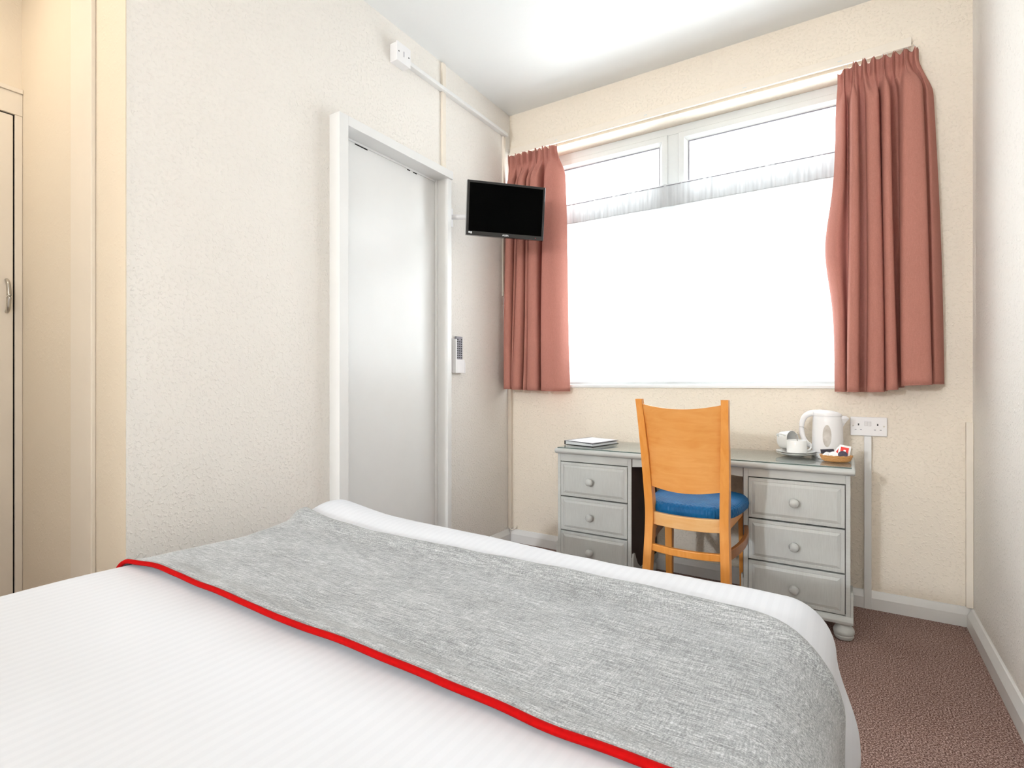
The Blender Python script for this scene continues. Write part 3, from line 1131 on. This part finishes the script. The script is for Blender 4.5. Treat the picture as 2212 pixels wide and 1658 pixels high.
def bow_board(x0, x1, y0, bow, z0, z1, t, nseg=20, lean=(0, 0), sag0=0.0, sag1=0.0, xin=0.0):
    rings = []
    for k in range(nseg + 1):
        u = k / nseg
        q = 1 - (2 * u - 1) ** 2
        ring = []
        for (zz, yo) in ((z0 - sag0 * q, lean[0]), (z1 - sag1 * q, lean[1])):
            xi = xin * (1 if zz < (z0 + z1) / 2 else 0)
            x = x0 + xi + (x1 - x0 - 2 * xi) * u
            ring.append((x, y0 - bow * q + yo, zz))
        a, c = ring
        rings.append([a, c, (c[0], c[1] + t, c[2]), (a[0], a[1] + t, a[2])])
    return MB().loft(rings)


# backrest: curved plywood shell set between and slightly behind the posts
rings = []
for k in range(25):
    u = k / 24
    q = 1 - (2 * u - 1) ** 2
    col = []
    for j in range(9):
        v = j / 8
        z = 0.601 - 0.017 * q + (0.926 - 0.601 - 0.002 * q) * v
        yc = -0.779 - 0.030 * v - 0.052 * v * v
        xl = 1.1585 + (1.1605 - 1.1585) * 0 - 0.004 * v
        xr = 1.4475 + 0.010 * v
        col.append((xl + (xr - xl) * u, yc - 0.006 - 0.030 * q, z))
    fr_ = col
    bk = [(p[0], p[1] + 0.014, p[2]) for p in reversed(col)]
    rings.append(fr_ + bk)
obj('backrest', MB().loft(rings), M['beech_panel'], ch, smooth=40)
obj('seat_rail', bow_board(1.172, 1.432, -0.768, 0.030, 0.440, 0.490, 0.022), M['beech_rail'], ch, bevel=0.003, label='pale curved rail under the seat')
b = MB()
b.add(*[(r.v, r.f) for r in (bow_board(1.140, 1.432, -0.368, -0.005, 0.432, 0.478, 0.02),)][0])
for sx, xa, xb in ((-1, 1.166, 1.130), (1, 1.438, 1.442)):
    rings = []
    for k in range(9):
        u = k / 8
        x = xa + (xb - xa) * u
        y = -0.742 + 0.36 * u
        rings.append([(x - 0.010, y, 0.438), (x + 0.010, y, 0.438), (x + 0.010, y, 0.480), (x - 0.010, y, 0.480)])
    b.loft(rings)
obj('seat_frame', b, M['beech'], ch, bevel=0.002)
obj('stretcher', bow_board(1.168, 1.440, -0.782, 0.028, 0.338, 0.366, 0.018), M['beech'], ch, bevel=0.003)
brown = beech('shaded_beech_stretcher', '#8A5428', '#A06636', (3, 0.8, 3))  # darker copy of the beech, shade painted into the colour
for sx, x0 in ((-1, 1.150), (1, 1.452)):
    rings = []
    for k in range(17):
        u = k / 16
        q = 1 - (2 * u - 1) ** 2
        x = x0 + (-0.02 * u if sx < 0 else 0.0) + sx * 0.030 * q * (1 if sx > 0 else 0.4)
        y = -0.752 + 0.375 * u
        zc = 0.356 + 0.03 * u
        rings.append([(x - 0.008, y, zc - 0.018), (x + 0.008, y, zc - 0.018), (x + 0.008, y, zc + 0.018), (x - 0.008, y, zc + 0.018)])
    obj('stretcher', MB().loft(rings), brown, ch, bevel=0.002, label='bowed side stretcher with shade painted into its colour')


def seat_pt(u, v):
    a = 2 * pi * u
    # rounded-trapezoid outline, wider at the front, back edge bowed
    ca, sa = cos(a), sin(a)
    p = 3.4
    rx = abs(ca) ** (2 / p) * (1 if ca >= 0 else -1)
    ry = abs(sa) ** (2 / p) * (1 if sa >= 0 else -1)
    yy = -0.565 + 0.200 * ry
    hw = 0.172 + 0.026 * (ry + 1) / 2
    xx = 1.297 + hw * rx
    if ry < 0:
        yy -= 0.012 * (1 - rx * rx) * (-ry)
    # v: 0 bottom edge centre .. 1 top centre
    prof = [(0.0, 0.481), (0.93, 0.481), (0.985, 0.488), (1.0, 0.502), (0.985, 0.518), (0.93, 0.529), (0.80, 0.537), (0.5, 0.545), (0.0, 0.548)]
    k = v * (len(prof) - 1)
    i = min(int(k), len(prof) - 2)
    t = k - i
    sc_ = prof[i][0] * (1 - t) + prof[i + 1][0] * t
    z = prof[i][1] * (1 - t) + prof[i + 1][1] * t
    return (1.297 + (xx - 1.297) * sc_, -0.575 + (yy + 0.575) * sc_, z)


obj('seat', MB().grid(seat_pt, 72, 32), M['vinyl'], ch, smooth=80)

# ================================================================== things on the desk
TOP = TZ1 + 0.0068

# ring binder
fo = thing('ring_binder', 'black ring binder with a white cover sheet on the left of the desk', 'binder', (0.672, -0.235, TOP), (0, 0, radians(-12)))
bw, bd = 0.185, 0.235
obj('cover', MB().box(-bw / 2, bw / 2, -bd / 2, bd / 2, 0, 0.0025).box(-bw / 2 - 0.001, -bw / 2 + 0.002, -bd / 2, bd / 2, 0.0, 0.022), M['black'], fo, world=False, bevel=0.001)
b = MB()
b.prism([(-bw / 2 + 0.004, 0.003), (bw / 2 - 0.006, 0.003), (bw / 2 - 0.008, 0.013), (-bw / 2 + 0.004, 0.0195)], 'y', -bd / 2 + 0.005, bd / 2 - 0.006)
obj('pages', b, M['pagegrey'], fo, world=False)


def lid(y0, y1, x0, x1, z0, z1, t):
    return MB().loft([[(x0, y, z0), (x1, y, z1), (x1, y, z1 + t), (x0, y, z0 + t)] for y in (y0, y1)])


obj('cover', lid(-bd / 2, bd / 2, -bw / 2, bw / 2, 0.0205, 0.0175, 0.002), M['greyplastic'], fo, world=False, bevel=0.0006, label='grey front cover')
obj('cover_sheet', lid(-bd / 2 + 0.008, bd / 2 - 0.008, -bw / 2 + 0.02, bw / 2 - 0.012, 0.0224, 0.0199, 0.0006), M['paperwhite'], fo, world=False, label='white paper insert')

# saucers, cups and spoon
SX, SY = 1.634, -0.19


def saucer(z):
    return MB().lathe([(0.030, 0.0), (0.034, 0.003), (0.050, 0.005), (0.070, 0.0115), (0.0785, 0.0155), (0.0788, 0.0168), (0.070, 0.0145), (0.046, 0.0075), (0.030, 0.0065), (0.001, 0.006)], (SX, SY, z), 48)


tag(obj('saucer', saucer(TOP), M['ceramic'], smooth=50), 'white china saucer at the bottom of the pair beside the kettle', 'saucer', 'white saucers under the cups')
tag(obj('saucer', saucer(TOP + 0.0072), M['ceramic'], smooth=50), 'white china saucer on top of the other, carrying the cups', 'saucer', 'white saucers under the cups')


def cup_bm(mat):
    prof = [(0.001, 0.0), (0.024, 0.0), (0.026, 0.002), (0.0385, 0.004), (0.0405, 0.008), (0.0408, 0.056), (0.040, 0.0575), (0.0385, 0.056), (0.0382, 0.010), (0.035, 0.006), (0.001, 0.0055)]
    return MB().lathe(prof, (0, 0, 0), 44, mat)


CZ = TOP + 0.0072 + 0.0075
cupm = Matrix.Translation((SX + 0.006, SY - 0.012, CZ))
cu = thing('cup', 'white china cup standing upright on the saucers with a spoon in it', 'cup', cupm.to_translation(), (0, 0, 0), 'white cups on the desk')
obj('bowl', cup_bm(Matrix.Identity(4)), M['ceramic'], cu, world=False, smooth=40)
hp = spline([(0.034, 0.020, 0.046), (0.048, 0.030, 0.046), (0.054, 0.034, 0.032), (0.048, 0.030, 0.016), (0.034, 0.020, 0.014)], 6)
obj('handle', MB().tube(hp, 0.0035, 8), M['ceramic'], cu, world=False, smooth=60)
# second cup on its side behind
m2 = Matrix.Translation((SX - 0.062, SY + 0.076, CZ + 0.046)) @ Matrix.Rotation(radians(58), 4, 'Z') @ Matrix.Rotation(radians(82), 4, 'X')
c2 = thing('cup', 'white china cup tipped on its side behind the upright cup', 'cup', m2.to_translation(), m2.to_euler(), 'white cups on the desk')
obj('bowl', cup_bm(Matrix.Identity(4)), M['ceramic'], c2, world=False, smooth=40)
hp = spline([(-0.034, 0.020, 0.046), (-0.048, 0.026, 0.046), (-0.052, 0.030, 0.032), (-0.048, 0.026, 0.016), (-0.034, 0.020, 0.014)], 6)
obj('handle', MB().tube(hp, 0.0035, 8), M['ceramic'], c2, world=False, smooth=60)
b = MB()
sp = [(SX + 0.022, SY - 0.016, CZ + 0.012), (SX + 0.012, SY - 0.012, CZ + 0.045), (SX + 0.001, SY - 0.006, CZ + 0.079)]
b.tube(spline(sp, 6), [0.0026] * 6 + [0.0026 + 0.0004 * k for k in range(7)], 8, sq=0.5)
b.lathe([(0.001, -0.012), (0.007, -0.008), (0.009, 0.0), (0.007, 0.008), (0.001, 0.012)], (SX + 0.023, SY - 0.016, CZ + 0.018), 16, sy=0.3)
tag(obj('teaspoon', b, M['chrome'], smooth=60), 'steel teaspoon standing in the upright white cup', 'spoon')

# kettle
KX, KY = 1.755, -0.125
ke = thing('kettle', 'white plastic jug kettle with an oval water window on the desk', 'kettle', (KX, KY, TOP))
kz = TOP
obj('power_base', MB().lathe([(0.060, 0), (0.064, 0.004), (0.063, 0.014), (0.056, 0.018)], (KX, KY, kz), 40), M['plastic'], ke, smooth=40)
bodyprof = [(0.056, 0.018), (0.060, 0.021), (0.061, 0.03), (0.0595, 0.10), (0.0575, 0.16), (0.0565, 0.176), (0.054, 0.18)]


def body_r(z):
    for (r0, z0), (r1, z1) in zip(bodyprof, bodyprof[1:]):
        if z0 <= z <= z1:
            return r0 + (r1 - r0) * (z - z0) / max(1e-6, z1 - z0)
    return 0.056


obj('body', MB().lathe(bodyprof, (KX, KY, kz), 48), M['plastic'], ke, smooth=40)
rings = []
for (r, z, sh) in ((0.0565, 0.1805, 0.0), (0.0568, 0.187, 0.0), (0.054, 0.194, -0.002), (0.044, 0.201, -0.006), (0.025, 0.205, -0.010), (0.004, 0.206, -0.012)):
    rings.append([(KX + sh + r * cos(2 * pi * i / 40), KY + r * sin(2 * pi * i / 40), kz + z - 0.14 * (r * cos(2 * pi * i / 40) - 0.0) * (0.55 if z > 0.181 else 0.0)) for i in range(40)])
obj('lid', MB().loft(rings), M['plastic'], ke, smooth=50)
b = MB()
b.loft([[(KX + 0.046, KY - 0.022, kz + 0.120), (KX + 0.046, KY + 0.022, kz + 0.120), (KX + 0.052, KY, kz + 0.120)],
        [(KX + 0.044, KY - 0.026, kz + 0.150), (KX + 0.044, KY + 0.026, kz + 0.150), (KX + 0.068, KY, kz + 0.150)],
        [(KX + 0.044, KY - 0.026, kz + 0.170), (KX + 0.044, KY + 0.026, kz + 0.170), (KX + 0.084, KY, kz + 0.172)],
        [(KX + 0.044, KY - 0.020, kz + 0.179), (KX + 0.044, KY + 0.020, kz + 0.182), (KX + 0.070, KY, kz + 0.182)]])
obj('spout', b, M['plastic'], ke, bevel=0.002)
hp = spline([(KX - 0.030, KY, kz + 0.193), (KX - 0.062, KY, kz + 0.190), (KX - 0.088, KY, kz + 0.174), (KX - 0.100, KY, kz + 0.142), (KX - 0.100, KY, kz + 0.105),
             (KX - 0.092, KY, kz + 0.072), (KX - 0.076, KY, kz + 0.050), (KX - 0.054, KY, kz + 0.036)], 6)
obj('handle', MB().tube(hp, [0.0135 - 0.003 * sstep(0.1, 0.5, i / (len(hp) - 1)) for i in range(len(hp))], 14), M['plastic'], ke, smooth=60)


def gauge(u, v):
    a = 2 * pi * u
    x = 0.0165 * cos(a) * v
    z = 0.102 + 0.048 * sin(a) * v * (1.0 - 0.0)
    zz = 0.095 + (z - 0.102)
    r = body_r(zz) + 0.0012
    return (KX + x, KY - sqrt(max(0, r * r - x * x)), kz + zz)


obj('water_window', MB().grid(gauge, 36, 8), M['gauge'], ke, smooth=60, label='oval see-through water window')
b = MB()
cp = spline([(KX - 0.015, KY - 0.058, kz + 0.006), (KX - 0.030, KY - 0.085, kz + 0.004), (KX - 0.022, KY - 0.112, kz + 0.004), (KX + 0.008, KY - 0.108, kz + 0.004), (KX + 0.045, KY - 0.088, kz + 0.004), (KX + 0.083, KY - 0.055, kz + 0.004), (KX + 0.088, KY + 0.0, kz + 0.004), (KX + 0.08, KY + 0.08, kz + 0.004)], 8)
b.tube(cp, 0.0032, 8)
obj('cord', b, M['plastic'], ke, smooth=60)

# wicker tray with sachets
BX, BY = 1.790, -0.285
bk = thing('wicker_tray', 'small oval wicker tray of sachets at the right end of the desk', 'tray', (BX, BY, TOP))
b = MB()
b.lathe([(0.042, 0.0), (0.050, 0.004), (0.056, 0.014), (0.0585, 0.022), (0.057, 0.0245), (0.054, 0.022), (0.050, 0.012), (0.044, 0.006), (0.001, 0.005)], (BX, BY, TOP), 44, sy=0.72)
obj('tray_body', b, M['wicker'], bk, smooth=50)
b = MB()
rim = [(BX + 0.0572 * cos(2 * pi * k / 48), BY + 0.72 * 0.0572 * sin(2 * pi * k / 48), TOP + 0.0245 + 0.0012 * sin(k * 2.1)) for k in range(49)]
b.tube(rim, 0.0026, 8)
obj('rim', b, M['wicker'], bk, smooth=60)


def sachet(name, label, pos, rz, tilt, w, h, mats, roll=0.0):
    mt = Matrix.Translation(pos) @ Matrix.Rotation(rz, 4, 'Z') @ Matrix.Rotation(tilt, 4, 'X') @ Matrix.Rotation(roll, 4, 'Y')
    s = thing(name, label, 'sachet', mt.to_translation(), mt.to_euler(), 'sachets in the wicker tray')

    def pad(u, v):
        x = (u - 0.5) * w
        z = v * h
        t = 0.0025 * min(1, 6 * min(u, 1 - u)) * min(1, 6 * min(v, 1 - v))
        return x, t, z
    m_ = MB()
    m_.grid(lambda u, v: (pad(u, v)[0], -pad(u, v)[1], pad(u, v)[2]), 12, 12)
    m_.grid(lambda u, v: (pad(u, v)[0], pad(u, v)[1], pad(u, v)[2]), 12, 12)
    obj('wrapper', m_, mats[0], s, world=False, smooth=60)
    if mats[1] is not None:
        r = MB()
        r.grid(lambda u, v: ((u - 0.5) * w * 0.68, -0.0031, h * (0.18 + 0.66 * v)), 2, 2)
        obj('printed_panel', r, mats[1], s, world=False, label='red printed panel')
        q = MB()
        q.grid(lambda u, v: ((u - 0.5) * w * 0.2 + w * 0.02, -0.0034, h * (0.40 + 0.26 * v)), 1, 1)
        obj('print_mark', q, M['paperwhite'], s, world=False)
    return s


sachet('sachet', 'red and white sachet leaning to the left in the wicker tray', (BX - 0.004, BY - 0.004, TOP + 0.012), radians(8), radians(-28), 0.036, 0.056, (M['paperwhite'], M['sachet_red']), radians(34))
sachet('sachet', 'red and white sachet standing upright at the right of the wicker tray', (BX + 0.024, BY - 0.004, TOP + 0.012), radians(4), radians(-24), 0.042, 0.060, (M['paperwhite'], M['sachet_red']), radians(10))
sachet('sachet', 'dark sachet lying at the back left of the wicker tray', (BX - 0.030, BY + 0.026, TOP + 0.028), radians(10), radians(-30), 0.050, 0.020, (M['sachet_black'], None), radians(-5))
sachet('sachet', 'plain white sugar sachet at the left of the wicker tray', (BX - 0.042, BY - 0.004, TOP + 0.020), radians(28), radians(-62), 0.020, 0.052, (M['paperwhite'], None), radians(48))


def milk_pot(label, x, y, z, tilt, topmat):
    mt = Matrix.Translation((x, y, z)) @ Matrix.Rotation(tilt, 4, 'X')
    p = thing('milk_pot', label, 'milk pot', mt.to_translation(), mt.to_euler(), 'milk pots in the wicker tray')
    obj('pot', MB().lathe([(0.010, -0.016), (0.0125, -0.012), (0.0150, -0.002), (0.0168, -0.0008), (0.0168, 0.0)], (0, 0, 0), 24), M['plastic'], p, world=False, smooth=40)
    obj('foil_lid', MB().lathe([(0.0168, 0.0002), (0.0172, 0.0007), (0.001, 0.0012)], (0, 0, 0), 24), topmat, p, world=False, smooth=40)


milk_pot('small milk pot with a plain white lid at the front of the wicker tray', BX - 0.008, BY - 0.020, TOP + 0.028, radians(52), M['paperwhite'])
milk_pot('small milk pot with a dark printed lid before the upright sachet', BX + 0.024, BY - 0.019, TOP + 0.031, radians(58), M['pot_dark'])

# ================================================================== bed
BXC0, BXC1 = 0.33, 1.716      # edges of the flat top (before it rolls over)
BYF, BYH = -1.625, -3.62
RAD = 0.095
ZB = 0.55


def ztop(x, y):
    z = ZB
    z += 0.034 * math.exp(-(((x - 0.27) / 0.20) ** 2 + ((y + 1.64) / 0.17) ** 2))
    z += (0.016 - 0.012 * sstep(0.5, 1.4, x)) * math.exp(-((y + 1.64) / 0.07) ** 2)
    z += 0.004 * noise.noise(Vector((x * 3.1, y * 3.4, 0.3)))
    z += 0.0025 * noise.noise(Vector((x * 9, y * 7, 2.3)))
    z -= 0.006 * math.exp(-((y + 1.95) / 0.2) ** 2)
    return z


def drape(a, c, lift=0.0, flare=None):
    """Sheet coordinate (a, c) laid over the bed: flat on top, rolled over the edges, hanging below."""
    qx = min(max(a, BXC0), BXC1)
    qy = min(c, BYF)
    dx, dy = a - qx, c - qy
    m = max(abs(dx), abs(dy))
    d = sqrt(dx * dx + dy * dy)
    z0 = ztop(qx, qy)
    if d < 1e-9:
        return Vector((a, c, z0 + lift)), 0.0
    nx, ny = dx / d, dy / d
    de = m + 0.25 * (d - m)
    ang = min(de / RAD, pi / 2)
    hang = max(0.0, de - RAD * pi / 2)
    out = (RAD + lift) * sin(ang)
    dn = RAD - (RAD + lift) * cos(ang) + hang
    fl = flare(qx, qy, hang) if flare else 0.0
    return Vector((qx + nx * (out + fl), qy + ny * (out + fl), z0 - dn)), hang


def duvet_flare(x, y, h):
    # swings out at the foot corner where the runner no longer holds it in
    k = sstep(-1.74, -1.63, y)
    f = 0.030 * sstep(-0.02, 0.16, h) * k
    f += 0.012 * sin(y * 23 + x * 19) * sstep(0.02, 0.2, h)
    return f


bed = thing('bed', 'divan bed under the white duvet', 'bed', (1.02, -2.6, 0))
obj('divan_base', MB().box(0.335, 1.70, -3.66, -1.70, 0.03, 0.30), M['divan'], bed, bevel=0.02, seg=3)
obj('mattress', MB().box(0.325, 1.71, -3.66, -1.655, 0.301, 0.500), M['divan'], bed, bevel=0.04, seg=4)
obj('headboard', MB().box(0.30, 1.75, -3.74, -3.67, 0.0, 0.98), M['divan'], bed, bevel=0.02, seg=3)

DROP = 0.350
dv = MB()
nu, nv = 170, 180
a0, a1 = BXC0 - DROP, BXC1 + DROP
c0, c1 = BYH, BYF + DROP


def dpt(u, v):
    p, h = drape(a0 + (a1 - a0) * u, c0 + (c1 - c0) * v, 0.0, duvet_flare)
    # keep clear of the wall on the far side
    p.x = max(p.x, 0.03)
    return tuple(p)


dv.grid(dpt, nu, nv)
duv = obj('duvet', dv, M['duvet'], smooth=85, recalc=False)
duv.modifiers.new('thickness', 'SOLIDIFY').thickness = 0.012
duv.modifiers['thickness'].offset = -1.0
tag(duv, 'white striped duvet covering the bed', 'duvet')

# runner
RY0, RY1 = -2.262, -1.765
run = thing('bed_runner', 'grey woven bed runner with red piping laid across the white duvet', 'bed runner', (1.02, -2.0, ZB))


def runner_edge(a, which):
    # slight wander of the two long edges; the near end by the wall lies a little askew
    if which == 0:
        return RY0 + 0.006 * sin(a * 4.0)
    return RY1 + 0.055 * sstep(0.55, 0.05, a) + 0.006 * sin(a * 5 + 1) - 0.055 * sstep(1.66, 1.84, a)


def rpt(u, v):
    a = BXC0 - 0.30 + (BXC1 + 0.46 - BXC0 + 0.30) * u
    y0, y1 = runner_edge(a, 0), runner_edge(a, 1)
    c = y0 + (y1 - y0) * v
    # padded: fuller along both edges, the far one rides up on the duvet
    lift = 0.006 + 0.012 * sstep(0.22, 0.5, a) * math.exp(-((v - 0.03) / 0.06) ** 2) + 0.024 * math.exp(-((v - 0.972) / 0.055) ** 2) * (1 - 0.6 * sstep(1.68, 1.85, a))
    lift += 0.004 * noise.noise(Vector((a * 3.5, c * 6, 5.1))) + 0.0022 * noise.noise(Vector((a * 9, c * 16, 1.1)))
    lift += 0.012 * max(0.0, 1 - v / 0.5) * sstep(0.0, 0.5, 0.8 - abs(a - 0.75)) * 0.8
    if v >= 0.999:
        lift -= 0.012
    lift *= 0.35 + 0.65 * sstep(0.18, 0.5, a) + 0.3 * sstep(0.4, 1.0, v) * (1 - sstep(0.18, 0.5, a))
    p, h = drape(a, c, max(lift, 0.0035), None)
    p.x = max(p.x, 0.02)
    return tuple(p)


rm = MB()
rm.grid(rpt, 170, 70)
obj('cloth', rm, M['runner'], run, smooth=85, recalc=False)
und = MB()
und.grid(lambda u, v: tuple(Vector(rpt(u, v)) + Vector((0, 0, -0.005))), 170, 20)
obj('backing', und, M['runner'], run, smooth=85, recalc=False)
for vv, rad_, up_ in ((0.0, 0.0056, 0.0), (1.0, 0.0035, -0.004)):
    pb = MB()
    pb.tube([tuple(Vector(rpt(k / 170, vv)) + Vector((0, -0.004 if vv == 0 else 0.003, up_))) for k in range(171)], rad_, 10)
    obj('piping', pb, M['red'], run, smooth=70, label='bright red piping along the long edge')
